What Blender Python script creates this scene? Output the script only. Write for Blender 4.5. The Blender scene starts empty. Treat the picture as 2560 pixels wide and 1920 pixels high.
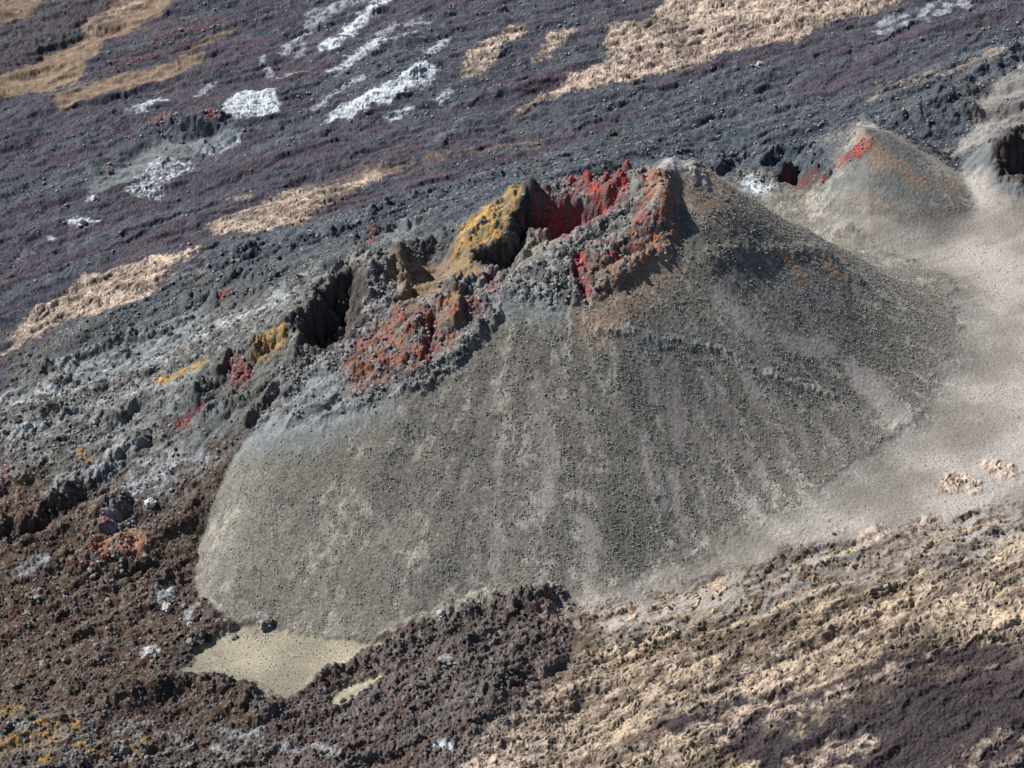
import bpy, math, random
import numpy as np
from mathutils import Vector

# ------------------------------------------------------------------ camera, sky, sun, exposure
PITCH = math.radians(38.0); DIST = 640.0; HFOV = math.radians(25.0)
scene = bpy.context.scene
CAM = np.array([0.0, -DIST*math.cos(PITCH), DIST*math.sin(PITCH)])
cd = bpy.data.cameras.new("camera"); co = bpy.data.objects.new("camera", cd)
scene.collection.objects.link(co); scene.camera = co
co.location = CAM; co.rotation_euler = (math.pi/2-PITCH, 0, 0)
cd.angle = HFOV; cd.clip_start = 1.0; cd.clip_end = 30000

SUN_EL = math.radians(48); SUN_AZ = math.radians(-70)      # azimuth from +Y towards +X
world = bpy.data.worlds.new("World"); scene.world = world; world.use_nodes = True
wn = world.node_tree; wn.nodes.clear()
sky = wn.nodes.new('ShaderNodeTexSky'); sky.sky_type = 'NISHITA'; sky.sun_disc = False
sky.sun_elevation = SUN_EL; sky.sun_rotation = SUN_AZ; sky.altitude = 2300
bg = wn.nodes.new('ShaderNodeBackground'); bg.inputs[1].default_value = 0.05
wo = wn.nodes.new('ShaderNodeOutputWorld')
wn.links.new(sky.outputs[0], bg.inputs[0]); wn.links.new(bg.outputs[0], wo.inputs[0])
sl = bpy.data.lights.new("sun", 'SUN'); sl.energy = 5.0; sl.angle = math.radians(0.5); sl.color = (1.0, 0.96, 0.90)
so = bpy.data.objects.new("sun", sl); scene.collection.objects.link(so)
sd = Vector((math.cos(SUN_EL)*math.sin(SUN_AZ), math.cos(SUN_EL)*math.cos(SUN_AZ), math.sin(SUN_EL)))
so.rotation_euler = sd.to_track_quat('Z', 'Y').to_euler()
scene.view_settings.view_transform = 'Standard'; scene.view_settings.look = 'None'
scene.view_settings.gamma = 1.0; scene.view_settings.exposure = 0.52

# ------------------------------------------------------------------ noise helpers (numpy)
F = np.float32
_r = np.random.RandomState(7)
_ang = _r.rand(256, 256)*2*np.pi
GX, GY = np.cos(_ang).astype(F), np.sin(_ang).astype(F)
J1, J2, J3 = (_r.rand(256, 256).astype(F) for _ in range(3))

def perlin(x, y, s=0):
    x = x + F(s*17.3); y = y + F(s*31.7)
    ix = np.floor(x).astype(np.int32); iy = np.floor(y).astype(np.int32)
    fx = x-ix; fy = y-iy
    u = fx*fx*fx*(fx*(fx*6-15)+10); v = fy*fy*fy*(fy*(fy*6-15)+10)
    a0 = ix & 255; a1 = (ix+1) & 255; b0 = iy & 255; b1 = (iy+1) & 255
    n00 = GX[a0, b0]*fx + GY[a0, b0]*fy
    n10 = GX[a1, b0]*(fx-1) + GY[a1, b0]*fy
    n01 = GX[a0, b1]*fx + GY[a0, b1]*(fy-1)
    n11 = GX[a1, b1]*(fx-1) + GY[a1, b1]*(fy-1)
    return ((n00+(n10-n00)*u)*(1-v) + (n01+(n11-n01)*u)*v)*F(1.5)

def fbm(x, y, o=3, s=0):
    t = 0; a = 1.0; f = 1.0
    for i in range(o):
        t = t + perlin(x*F(f), y*F(f), s+i)*F(a); a *= .5; f *= 2.03
    return t

def worley(x, y, s=0):
    """distance to the nearest cell point, and that cell's random value"""
    x = x + F(s*13.1); y = y + F(s*7.7)
    ix = np.floor(x).astype(np.int32); iy = np.floor(y).astype(np.int32)
    best = np.full(x.shape, 9, F); val = np.zeros(x.shape, F)
    for dx in (-1, 0, 1):
        for dy in (-1, 0, 1):
            a = (ix+dx) & 255; b = (iy+dy) & 255
            d = (ix+dx+J1[a, b]-x)**2 + (iy+dy+J2[a, b]-y)**2
            m = d < best
            best = np.where(m, d, best); val = np.where(m, J3[a, b], val)
    return np.sqrt(best), val

def sstep(a, b, x):
    t = np.clip((x-a)/(b-a), 0, 1); return t*t*(3-2*t)

# ------------------------------------------------------------------ survey: sight lines to map points
FPX = 1106.0/math.tan(HFOV/2)
cp, sp = math.cos(PITCH), math.sin(PITCH)
def ray(px, py):
    a = (px-1106.0)/FPX; b = -(py-829.5)/FPX
    d = np.array([a, cp+b*sp, -sp+b*cp]); return d
def at_h(px, py, h):
    d = ray(px, py); t = (h-CAM[2])/d[2]; p = CAM+d*t; return p[0], p[1]

# levelled heights of the land (sight, sight, metres above the plain)
SUR = [
 # scree rim of the great cone
 (1450,347,60),(1462,470,51.5),(1440,560,45),(1340,640,42.5),(1200,668,43),(1080,655,45),(1040,720,41),(1000,790,37),
 (940,825,35),(880,862,34),(740,908,31),(620,940,28),(535,965,24),
 # lip of the crater chain
 (1440,425,57),(1385,452,53),(1330,476,50),(1230,518,47),(1150,566,45),(1080,604,44.5),(960,640,42),(880,672,39),(800,740,36),(720,790,33),(640,840,31),(560,885,27),
 # back rim
 (1400,385,56),(1340,385,54),(1280,398,50),(1160,425,48),(1130,420,48),(1050,468,45),(990,520,42),(1000,565,40),
 (920,600,37),(945,575,36),(865,560,41),(770,572,40),(720,610,38),(640,690,35),(615,740,32),(590,750,31),(520,790,28),(430,850,23),
 # outer lava slopes
 (1000,462,36),(900,505,31),(1150,385,27),(1300,352,18),(1420,315,4),(1050,405,18),(900,445,19),(800,505,28),(700,565,29),(600,625,25),
 (500,685,20),(400,745,17),(300,805,15),(200,860,13),(100,905,12),(0,935,10),(0,800,4),(100,700,4),(200,640,5),(300,590,7),(450,560,10),
 (600,520,11),(800,430,9),(1000,360,5),(1200,325,2),(1600,330,1),(1560,300,0),
 (500,905,23),(400,905,18),(300,1000,13),(450,1000,16),(400,1100,9),(440,1150,5),(425,1240,1),(350,1200,3),(200,1100,8),(100,1200,5),(0,1100,8),(0,1300,2),(200,1350,0),(0,1450,0),
 # toe of the cone
 (425,1295,0),(500,1345,0),(600,1358,0),(700,1378,0),(800,1388,0),(930,1365,1),(1050,1320,2),(1210,1290,2),(1400,1240,1),(1520,1190,1),
 # middle of the scree
 # foreground
 (600,1430,0),(500,1430,0),(300,1500,5),(450,1485,4),(535,1503,3),(380,1560,2.5),(200,1600,6),(0,1550,7),(0,1659,8),(600,1640,2),(850,1440,3.5),(1000,1400,4.5),(1150,1310,3.5),
 (1100,1500,4),(900,1560,2),(1000,1659,2),(1400,1400,2),(1800,1300,2),(2212,1200,2),(1600,1600,2),(2212,1600,2),(2000,1450,5),(1500,1550,4),(2212,900,0),(2212,600,0),(2150,480,1),
 (1300,1600,0),
 (1800,330,1),(2040,395,0),(1740,330,3),(1740,372,4),(1680,405,3),(1780,465,.5),(1980,485,0),(2090,455,0),(2212,430,0),(2060,350,1),
 # back slopes right
 (2100,230,4),(2212,180,5),(2000,330,1),(1900,250,3),(2000,200,4),(2150,90,4),(1800,200,0),
 # rear left crater
 (400,262,5),(330,262,4),(470,258,4),(505,300,2),(420,330,0),(300,330,1),(380,235,0),(560,240,1),(780,240,3),(900,165,4),(660,150,0),
]
for X in range(-200, 2500, 300):
    for Y in (-60, 60): SUR.append((X, Y, 0))
for (X, Y) in [(0,180),(200,150),(0,330),(0,520),(1000,250),(1300,250),(1500,230),(1100,130),(1650,120),(-300,400),(-300,800),(-300,1200),(2500,400),(2500,800),(2500,1200),(-300,1800),(400,1800),(1200,1800),(2000,1800),(2500,1700)]:
    SUR.append((X, Y, 0))
cp_xy = []; cp_h = []
for X, Y, h in SUR:
    x, y = at_h(X, Y, h); cp_xy.append((x, y)); cp_h.append(h)
PK = at_h(1450, 347, 60)
for a in range(-75, 85, 14):
    ar = math.radians(a); RR = float(np.interp(a, [-75, -50, -25, 0, 18, 34, 50, 82], [80, 73, 73, 80, 84, 66, 50, 44]))
    for f_ in (.15, .35, .55, .75, .92, 1.08, 1.25):
        r_ = RR*f_; h = 60*max(0, 1-f_)**1.0 if f_ < .8 else {.92: 7.0, 1.08: 2.4, 1.25: .6}.get(f_, 0)
        cp_xy.append((PK[0]+r_*math.cos(ar), PK[1]+r_*math.sin(ar))); cp_h.append(h)
# straight fall lines from the scree rim to the toe
for (a_, b_) in [((1440,560,45),(1400,1240,1)),((1340,640,42.5),(1290,1275,1.5)),((1200,668,43),(1150,1300,2)),((1080,655,45),(1010,1330,1.5)),((1040,720,41),(930,1365,1)),
                 ((1000,790,37),(850,1385,.5)),((940,825,35),(780,1388,0)),((880,862,34),(700,1378,0)),((740,908,31),(600,1358,0)),((620,940,28),(500,1345,0)),((535,965,24),(440,1310,0))]:
    A_ = at_h(*a_); B_ = at_h(*b_)
    for t_ in (.25, .5, .75):
        cp_xy.append((A_[0]+(B_[0]-A_[0])*t_, A_[1]+(B_[1]-A_[1])*t_)); cp_h.append(a_[2]+(b_[2]-a_[2])*t_-.6*(t_ == .5))
P2 = at_h(1866, 290, 20.5); P3 = at_h(2168, 306, 12)
CONES = [(P2, 22.5, 37), (P3, 12.5, 24)]
cp_xy = np.array(cp_xy, np.float64); cp_h = np.array(cp_h, np.float64)
D = np.hypot(cp_xy[:, 0][:, None]-cp_xy[:, 0], cp_xy[:, 1][:, None]-cp_xy[:, 1])
n = len(cp_h); A = np.zeros((n+1, n+1)); A[:n, :n] = -np.sqrt(D*D+1.0) - np.eye(n)*0.4; A[n, :n] = 1; A[:n, n] = 1
sol = np.linalg.solve(A, np.append(cp_h, 0)); RW = sol[:n].astype(F); RC = F(sol[n])
cpx = cp_xy[:, 0].astype(F); cpy = cp_xy[:, 1].astype(F)
def H0(x, y):
    x = np.asarray(x, F); y = np.asarray(y, F); sh = x.shape
    x = x.ravel(); y = y.ravel(); out = np.full(x.shape, RC, F)
    for i in range(n):
        out -= RW[i]*np.sqrt((x-cpx[i])**2+(y-cpy[i])**2+F(1.0))
    for (c_, h_, R_0) in CONES:
        rr_ = np.hypot((x-c_[0]), (y-c_[1])*F(.95)); R_0 = R_0*(1-.5*np.clip((c_[0]-x)/(rr_+1), 0, 1)); q = 1-rr_/R_0
        cone_h = h_*np.maximum(q, -2)
        w_ = 1-sstep(R_0*.7, R_0*1.7, rr_); base_h = out*(1-w_)+np.clip(out, -1, 2.5)*w_ if h_ > 20 else out-F(.4)*w_
        d_ = cone_h-base_h; bl = base_h+np.log1p(np.exp(np.clip(d_*1.0, -30, 30)))/F(1.0)
        bl = np.where(d_ > 0, bl, bl)
        out = bl
    rr_ = np.hypot(x-PK[0], y-PK[1]); pk_h = 61.0-F(.72)*rr_; out = out+np.clip(pk_h-out, 0, 20)*(1-sstep(14, 34, rr_))
    r_ = np.hypot(x, y-40); far = sstep(300, 520, r_)
    return (out*(1-far)).reshape(sh)

def land(pts):
    """sight points -> map points on the land"""
    ts = np.linspace(1.02, 0.78, 260)
    P = []; 
    for px, py in pts:
        d = ray(px, py); t0 = -CAM[2]/d[2]
        P.append(CAM[None, :] + d[None, :]*(t0*ts[::-1])[:, None])
    P = np.array(P); z = H0(P[:, :, 0], P[:, :, 1])
    below = P[:, :, 2] <= z
    idx = np.argmax(below, axis=1); idx[~below.any(axis=1)] = P.shape[1]-6
    return P[np.arange(len(pts)), idx, :2]

# ------------------------------------------------------------------ the land sheet: dense where it is seen, coarse to the horizon
NR, NC = 1180, 1480
ea = np.linspace(math.radians(48.6), math.radians(27.2), NR)     # evenly spaced by angle of depression
yy_in = CAM[1] + CAM[2]/np.tan(ea)
yy = np.concatenate([[-2600, -1500, -900, -600, -400, -280, -210, -175], yy_in, [yy_in[-1]+s for s in (6, 18, 45, 100, 220, 500, 1100, 2500, 6000, 12000)]])
W = 0.2217*1.17*(0.788*(np.clip(yy, -190, 330)+504)+242)
us = np.linspace(-1, 1, NC)
k = np.array([4, 14, 40, 100, 240, 600, 1500, 4000, 11000.])
X = np.concatenate([-(W[:, None]) - k[::-1][None, :], us[None, :]*W[:, None], W[:, None]+k[None, :]], axis=1)
Y = np.repeat(yy[:, None], X.shape[1], axis=1)
R_, C_ = X.shape
X = X.astype(F); Y = Y.astype(F)
x = X.ravel(); y = Y.ravel()
H = H0(x, y)

# warped coordinates for natural edges; flow-aligned coordinates
wx = fbm(x/F(9), y/F(9), 4, 1); wy = fbm(x/F(9), y/F(9), 4, 5)
wfx = perlin(x/F(1.6), y/F(1.6), 21); wfy = perlin(x/F(1.6), y/F(1.6), 23)
FA = math.radians(29); ca, sa = F(math.cos(FA)), F(math.sin(FA))
fu = x*ca + y*sa; fv = -x*sa + y*ca

def polydist(P, qx, qy, closed=True):
    n_ = len(P); best = np.full(qx.shape, 1e9, F); inside = np.zeros(qx.shape, bool)
    for i in range(n_ if closed else n_-1):
        x0, y0 = P[i]; x1, y1 = P[(i+1) % n_]
        dx, dy = x1-x0, y1-y0; L = dx*dx+dy*dy+1e-9
        t = np.clip(((qx-x0)*dx+(qy-y0)*dy)/L, 0, 1)
        best = np.minimum(best, (qx-x0-t*dx)**2+(qy-y0-t*dy)**2)
        if closed:
            c = (y0 > qy) != (y1 > qy)
            inside ^= c & (qx < (x1-x0)*(qy-y0)/(y1-y0+1e-12)+x0)
    d = np.sqrt(best)
    return np.where(inside, d, -d) if closed else d

def region(pts, feather=1.2, warp=1.6, fine=.5, kind='poly', width=3.0, pxy=None):
    """weight 0..1 over the sheet of a mapped patch (poly) or band (stroke); width in metres"""
    P = land(pts) if pxy is None else pxy
    mg = (width if kind != 'poly' else 0) + warp*2+fine*2+feather*2+2
    lo = P.min(0)-mg; hi = P.max(0)+mg
    s = np.nonzero((x > lo[0]) & (x < hi[0]) & (y > lo[1]) & (y < hi[1]))[0]
    qx = x[s]+wx[s]*F(warp)+wfx[s]*F(fine); qy = y[s]+wy[s]*F(warp)+wfy[s]*F(fine)
    if kind == 'poly':
        d = polydist(P, qx, qy)
    else:
        d = width-polydist(P, qx, qy, False)
    return s, sstep(-feather, feather, d).astype(F), d

# ------------------------------------------------------------------ landforms: ridges, pits
def ridge(pts, h, w, rough=.5, asym=0.0, warp=1.0):
    P = land(pts)
    lo = P.min(0)-w*2-3; hi = P.max(0)+w*2+3
    s = np.nonzero((x > lo[0]) & (x < hi[0]) & (y > lo[1]) & (y < hi[1]))[0]
    qx = x[s]+wx[s]*F(warp)+wfx[s]*F(.35); qy = y[s]+wy[s]*F(warp)+wfy[s]*F(.35)
    d = polydist(P, qx, qy, False)/w
    g = np.clip(1-d, 0, 1)**(.75)
    nz = 1+rough*(fbm(x[s]/F(w*.8), y[s]/F(w*.8), 4, 40)*1.5-.5*np.abs(fbm(x[s]/F(1.7), y[s]/F(1.7), 3, 46)))
    H[s] += h*g*np.clip(nz, .2, 1.5)

def pit(pts, depth, slope, warp=.8, floor_px=None):
    s, m, d = region(pts, .5, warp, .4)
    nz = 1+.35*fbm(x[s]/F(3.2), y[s]/F(3.2), 3, 44)
    dd = np.clip(d, 0, None)*slope*np.clip(nz, .3, 2)
    H[s] -= depth*(1-np.exp(-(dd/depth)**1.6*1.1))

# broad undulation along the flow
far = 1-sstep(260, 420, np.hypot(x, y-40))
scree_pts = [(1440,345),(1480,345),(1560,388),(1640,425),(1830,505),(2050,605),(2065,740),(1990,880),(1850,1000),(1700,1100),(1520,1190),(1290,1290),(1210,1280),(1150,1285),(1000,1325),(930,1362),(800,1385),(700,1375),(600,1355),(500,1345),(430,1300),(420,1270),(430,1150),(495,1000),(520,955),(700,930),(760,900),(900,850),(1000,790),(1080,650),(1200,665),(1330,640),(1440,560),(1462,470)]
sS, mS, _ = region(scree_pts, 2.5, 1.0, .6)
scree = np.zeros_like(x); scree[sS] = mS
ash_pts = [(1560,375),(1700,420),(1790,395),(1825,330),(1866,262),(1930,290),(2000,332),(2060,365),(2110,395),(2212,415),(2600,420),(2600,1060),(2212,1085),(2050,1130),(1900,1165),(1800,1165),(1700,1185),(1600,1225),(1480,1250),(1380,1290),(1260,1310),(1230,1290),(1290,1285),(1520,1185),(1700,1100),(1850,1000),(1990,880),(2065,740),(2050,605),(1830,505),(1640,425)]
sA, mA, _ = region(ash_pts, 3.0, 2.5, 1.0)
ash = np.zeros_like(x); ash[sA] = mA
pool_pts = [(368,1460),(400,1440),(430,1410),(470,1378),(520,1350),(600,1360),(700,1375),(800,1388),(850,1385),(830,1402),(740,1440),(680,1475),(640,1500),(572,1518),(545,1492),(480,1476),(400,1465)]
sP, mP, _ = region(pool_pts, .7, 1.0, .5)
pool = np.zeros_like(x); pool[sP] = mP
rough_w = (1-scree)*(1-ash)*(1-pool)
lobe = 1-np.abs(fbm((fu+wx*6)/F(48), (fv+wy*2)/F(9), 3, 61))*2.2
H += rough_w*(fbm(fu/F(34), fv/F(11), 3, 60)*1.3 + .9*lobe)
H += ash*fbm(fu/F(34), fv/F(12), 2, 64)*.3

# gully along the left foot of the scree
ridge([(515,965),(495,1010),(440,1130),(425,1200),(420,1290)], -1.1, 3.5, .3)
# bare slide shelves on the cone
ridge([(1530,560),(1660,545),(1780,545),(1850,600)], .7, 3, .3)
ridge([(1290,715),(1420,735),(1560,760),(1640,810),(1800,860)], .5, 1.6, .5)
for a in ([(1560,590),(1600,640),(1660,720)],[(1640,560),(1700,640),(1740,700)],[(1820,580),(1850,640),(1860,690)]):
    ridge(a, -.35, 4, .3)
# outer back rims and spires
ridge([(1155,432),(1200,425),(1240,405),(1300,402),(1335,385),(1362,392),(1395,400)], 2.34, 3.6, .7)
ridge([(1300,430),(1335,405),(1352,392)], 1.72, 2.2, .5)
ridge([(1130,428),(1095,452),(1060,480),(1030,510),(1005,545),(1010,568)], 2.65, 6.5, .35)
ridge([(1120,432),(1150,450),(1165,470)], 1.95, 4, .6)
ridge([(1010,575),(1050,590),(1070,600)], 1.25, 2.6, .5)
ridge([(862,562),(820,585),(795,605),(780,640)], 3.12, 5.0, .5)
ridge([(870,570),(880,610),(878,640)], 2.03, 2.8, .5)
ridge([(765,574),(735,592),(690,630),(650,680),(625,722)], 2.34, 4.5, .4)
ridge([(640,730),(600,752),(575,765)], 3.51, 6, .4)
ridge([(650,755),(640,790)], 2.34, 4, .6)
ridge([(545,768),(500,785),(465,820),(420,855)], 3.12, 4.2, .6)
ridge([(525,800),(515,815)], 2.73, 3.2, .3)
ridge([(520,872),(495,880),(455,895)], 2.50, 3.2, .7)
ridge([(620,838),(590,852),(560,885),(535,915)], 2.03, 3.2, .4)
ridge([(600,850),(570,885),(545,920)], -3.5, 2.0, .3)
ridge([(955,655),(985,630),(1020,620),(1055,610)], 2.50, 4.0, .7)
ridge([(985,640),(990,665),(985,690)], 3.12, 4.0, .5)
ridge([(1060,680),(1030,735)], 1.40, 3, .7)
ridge([(940,660),(900,700),(870,730)], 1.17, 3, .7)
ridge([(935,700),(930,740),(925,780)], -2.2, 2.0, .4)
ridge([(915,690),(890,720)], 1.72, 3.4, .6)
ridge([(700,830),(780,800),(860,790),(930,795)], 1.25, 4, .8)
ridge([(1250,560),(1252,600),(1262,650)], -1.8, 1.6, .4)
for a in ([(1120,585),(1200,560),(1260,510)],[(1180,620),(1260,590),(1330,545)],[(1270,650),(1330,610),(1390,570)],[(1330,500),(1400,490),(1440,470)],[(1300,540),(1370,530),(1420,520)],[(1100,630),(1160,640),(1240,650)]):
    ridge(a, .6, 2.4, .9)
# lava channels and rubble ridges of the left apron
ridge([(95,795),(160,775),(240,745),(330,722)], 2.2, 2.2, .4)
ridge([(100,805),(170,788),(250,752),(330,732)], -1.6, 1.8, .3)
ridge([(90,842),(140,830),(150,805),(165,790)], 1.6, 2.0, .4)
ridge([(220,905),(250,912),(290,880)], 1.8, 2.6, .6)
ridge([(0,950),(60,925),(110,890),(150,895)], 1.6, 4.5, .7)
ridge([(0,1145),(60,1130),(110,1100),(140,1072)], 3.5, 4.0, .6)
ridge([(10,1160),(70,1150),(115,1118)], -2.5, 3.0, .4)
ridge([(140,1070),(210,1030),(270,985),(300,965)], 2.0, 3.5, .5)
ridge([(215,1150),(230,1110),(255,1095)], 2.8, 4.0, .3)
ridge([(165,1225),(200,1200),(250,1180),(300,1185)], 2.6, 6.0, .4)
ridge([(230,1250),(270,1250)], 1.8, 5.0, .6)
ridge([(320,1265),(350,1280),(370,1260)], 1.6, 3.0, .7)
ridge([(500,560),(560,545),(620,540),(680,520),(740,500)], 2.0, 4, .8)
ridge([(450,620),(520,605),(580,610)], 1.8, 3.4, .8)
ridge([(400,650),(480,650),(560,640),(640,620)], 1.6, 3.4, .9)
ridge([(800,470),(870,440),(960,425),(1040,400),(1120,375)], 2.0, 5, .8)
ridge([(760,530),(830,505),(900,490)], 2.0, 3, .7)
ridge([(780,575),(880,545),(960,520)], 1.8, 3, .7)
# mound in front of the sand flat, rubble ridge
ridge([(180,1490),(300,1492),(420,1492),(520,1503),(555,1525)], 3.2, 7, .3)
ridge([(540,1550),(600,1545)], 1.5, 4, .5)
ridge([(690,1480),(760,1440),(840,1410),(930,1360),(1020,1320),(1060,1312)], 2.0, 4, .6)
ridge([(1110,1310),(1170,1292),(1205,1290)], 2.2, 3, .7)
ridge([(1000,1400),(1080,1350),(1160,1310)], 1.6, 4, .8)
ridge([(1060,1500),(1130,1420),(1180,1350)], 1.6, 4, .8)
ridge([(715,1510),(760,1480),(820,1458)], -.9, 4.5, .1)
ridge([(850,1448),(910,1424)], -1.2, 3.0, .1)
# back of the scene
ridge([(300,262),(340,252),(385,262)], 1.2, 4, .6)
ridge([(430,262),(465,258),(480,268)], 1.1, 3.4, .6)
ridge([(440,305),(455,325)], 1.4, 4, .6)
ridge([(1650,345),(1690,332),(1740,335),(1760,345)], 2.6, 3.5, .6)
ridge([(1690,362),(1740,358),(1780,385)], 2.0, 3.0, .7)
ridge([(1560,375),(1585,350),(1620,325)], -2.0, 3, .4)
ridge([(1500,385),(1560,330),(1620,312)], 1.2, 4, .6)
ridge([(1880,270),(1960,255),(2010,225),(2080,250)], 1.3, 7, .8)
ridge([(2060,200),(2120,160),(2180,115),(2212,90)], 1.5, 7, .8)
ridge([(1990,275),(2050,270),(2085,255)], 1.4, 7, .7)
ridge([(2135,330),(2170,305),(2240,285)], 3.0, 6, .7)
ridge([(700,262),(760,240),(830,208),(880,170),(915,145)], 1.6, 7, .15)
ridge([(885,170),(912,148)], 1.6, 3, .6)
ridge([(490,240),(540,220),(590,222)], 1.6, 9, .15)
ridge([(705,112),(745,85),(780,45),(825,8)], 1.1, 5, .15)
ridge([(722,165),(745,145),(790,120),(825,98)], .9, 4, .15)
# craters
pit1 = [(1140,436),(1175,440),(1235,425),(1290,415),(1345,408),(1385,420),(1400,432),(1335,474),(1238,521),(1165,567),(1090,606),(1030,590),(1012,572),(1050,548),(1088,515),(1110,470)]
pit3 = [(772,582),(790,600),(796,640),(785,690),(745,745),(705,772),(655,765),(630,735),(650,690),(688,645),(735,605)]
pit(pit1, 6, .9)
pit([(1140,440),(1175,440),(1235,428),(1290,420),(1345,412),(1335,438),(1250,470),(1185,482),(1155,480),(1125,530),(1092,572),(1030,585),(1013,570),(1050,548),(1088,515),(1110,470)], 9, 2.8)
pit([(1160,455),(1230,450),(1290,440),(1330,445),(1270,480),(1220,508),(1180,495)], 6, 1.6)
pit(pit3, 13, 2.3)
pit([(875,590),(900,585),(905,640),(880,655)], 2.5, 1.2)
pit([(1640,352),(1690,343),(1750,348),(1755,366),(1700,370),(1640,368)], 4, 1.6)
pit([(1678,378),(1700,364),(1730,360),(1770,378),(1762,394),(1700,404),(1676,396)], 6, 2.6)
pit([(2140,345),(2165,325),(2212,315),(2300,320),(2300,400),(2212,398),(2165,392),(2150,370)], 9, 1.5)
pit([(320,270),(370,262),(430,266),(475,272),(500,300),(470,325),(400,325),(335,300)], 2.6, .9)
pit([(435,868),(470,850),(505,835),(560,835),(520,850),(480,868),(450,880)], 2.2, 1.3)

# ------------------------------------------------------------------ surface classes
AA, BLUE, TAN, SILV, SCREE, ASH, POOL, RED, YEL, BROWN, RUB, SAND, BSCR, MIX, DARK, CLK, REDB, WARM, RUST = range(19)
NCL = 19
Wt = np.zeros((NCL, x.size), F); Wt[AA] = 1
def lay(cls, pts, feather=1.2, warp=1.8, fine=.6, amount=1.0, kind='poly', width=3.0, patchy=0.0, pscale=3.0):
    s, m, d = region(pts, feather, warp, fine, kind, width)
    if patchy:
        nz = fbm(fu[s]/F(pscale*1.7), fv[s]/F(pscale), 3, 70+cls)
        m = m*sstep(-.25, .25, nz+(patchy-.5)*F(.9))
    m = m*F(amount)
    Wt[:, s] *= (1-m); Wt[cls, s] += m
    return s, m

tb = (sstep(.05,.4,fbm(fu/F(55), fv/F(7), 4, 62))*.6).astype(F); Wt[BLUE] = Wt[AA]*tb; Wt[AA] *= 1-tb
# left apron of clinker and old crust
lay(BLUE, [(0,850),(40,765),(150,700),(300,655),(420,560),(560,505),(720,470),(900,420),(1100,360),(1250,335),(1440,345),(1440,600),(1000,800),(520,960),(420,1250),(0,1250)], 4, 5, 1, .9)
lay(BLUE, [(1560,330),(1700,300),(1830,290),(1866,300),(1700,420),(1600,420),(1560,385)], 2, 3)
lay(BLUE, [(1180,340),(1300,290),(1450,240),(1640,215),(1900,200),(2100,90),(2212,60),(2400,60),(2400,330),(2000,340),(1866,300),(1700,300),(1560,380),(1440,345)], 6, 6, 1, .85)
lay(BLUE, [(1000,0),(1330,0),(1310,60),(1250,110),(1000,260),(860,300),(600,260),(700,120)], 8, 9, 1, .35)
lay(BLUE, [(1350,200),(1500,165),(1800,110),(1750,180),(1500,230),(1300,260),(1100,300),(1000,300),(1150,250)], 4, 5, 1, .6)
lay(BLUE, [(0,440),(0,415),(100,395),(240,330),(290,290),(330,250),(400,252),(480,252),(512,290),(505,325),(430,342),(330,375),(240,405),(120,435)], 2, 3, 1, .85)
lay(BSCR, [(330,305),(400,280),(500,285),(500,320),(430,335),(380,360),(300,390),(200,420),(180,405),(300,345)], 2, 2, 1, .8)
# lower left: brown broken lava
lay(BROWN, [(-300,1000),(60,1010),(160,1060),(300,1010),(440,960),(520,960),(420,1250),(430,1300),(505,1345),(430,1400),(360,1462),(480,1476),(575,1522),(640,1659),(600,1800),(-300,1800)], 4, 5, 1, 1)
lay(RUB, [(560,1520),(640,1500),(700,1455),(830,1402),(925,1352),(1040,1308),(1150,1285),(1215,1285),(1235,1310),(1225,1400),(1180,1480),(1150,1560),(1060,1659),(1000,1850),(560,1850)], 2.5, 3, 1, 1)
# right foreground: ropy crust with sand between
lay(MIX, [(1225,1400),(1240,1310),(1380,1290),(1480,1255),(1600,1228),(1700,1190),(1800,1170),(1900,1168),(2050,1135),(2212,1088),(2600,1000),(2600,1900),(1000,1900),(1060,1659),(1150,1560),(1180,1480)], 4, 4, 1.2, 1)
lay(ASH, ash_pts, 3, 2.5, 1)
lay(MIX, [(1700,1190),(1800,1130),(1950,1180),(2212,1050),(2600,1000),(2600,1200),(1800,1240)], 4, 5, 1, .8, patchy=.35, pscale=4)
for a, w_ in (([(1290,1320),(1480,1290),(1620,1262),(1720,1225),(1850,1205),(2000,1190),(2212,1130),(2400,1080)], 9), ([(1300,1345),(1500,1330),(1700,1280),(1900,1240),(2100,1190)], 5)):
    lay(ASH, a, 6, 5, 1.5, .8, 'stroke', w_, patchy=.55, pscale=3)
for a in ([(2050,1050),(2080,1035),(2100,1050)],[(1960,1150),(2000,1130)],[(2150,1010),(2180,1020)],[(1900,1150),(1880,1165)]):
    lay(TAN, a, 1, 1.5, .8, .9, 'stroke', 3.0)
lay(SCREE, [(1240,1290),(1400,1245),(1520,1195),(1700,1110),(1860,1010),(2005,885),(2085,745),(2070,620),(1900,545)], 6, 3, 1, .55, 'stroke', 5)
lay(SCREE, scree_pts, 1.2, 1.0, .6)
lay(POOL, pool_pts, 1.0, 1.2, .9)
lay(POOL, [(700,1522),(735,1480),(825,1448),(840,1458),(800,1490),(740,1530)], .6, .8, .6)
lay(POOL, [(845,1450),(860,1440),(915,1418),(918,1425),(880,1442)], .5, .8, .4)
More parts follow.
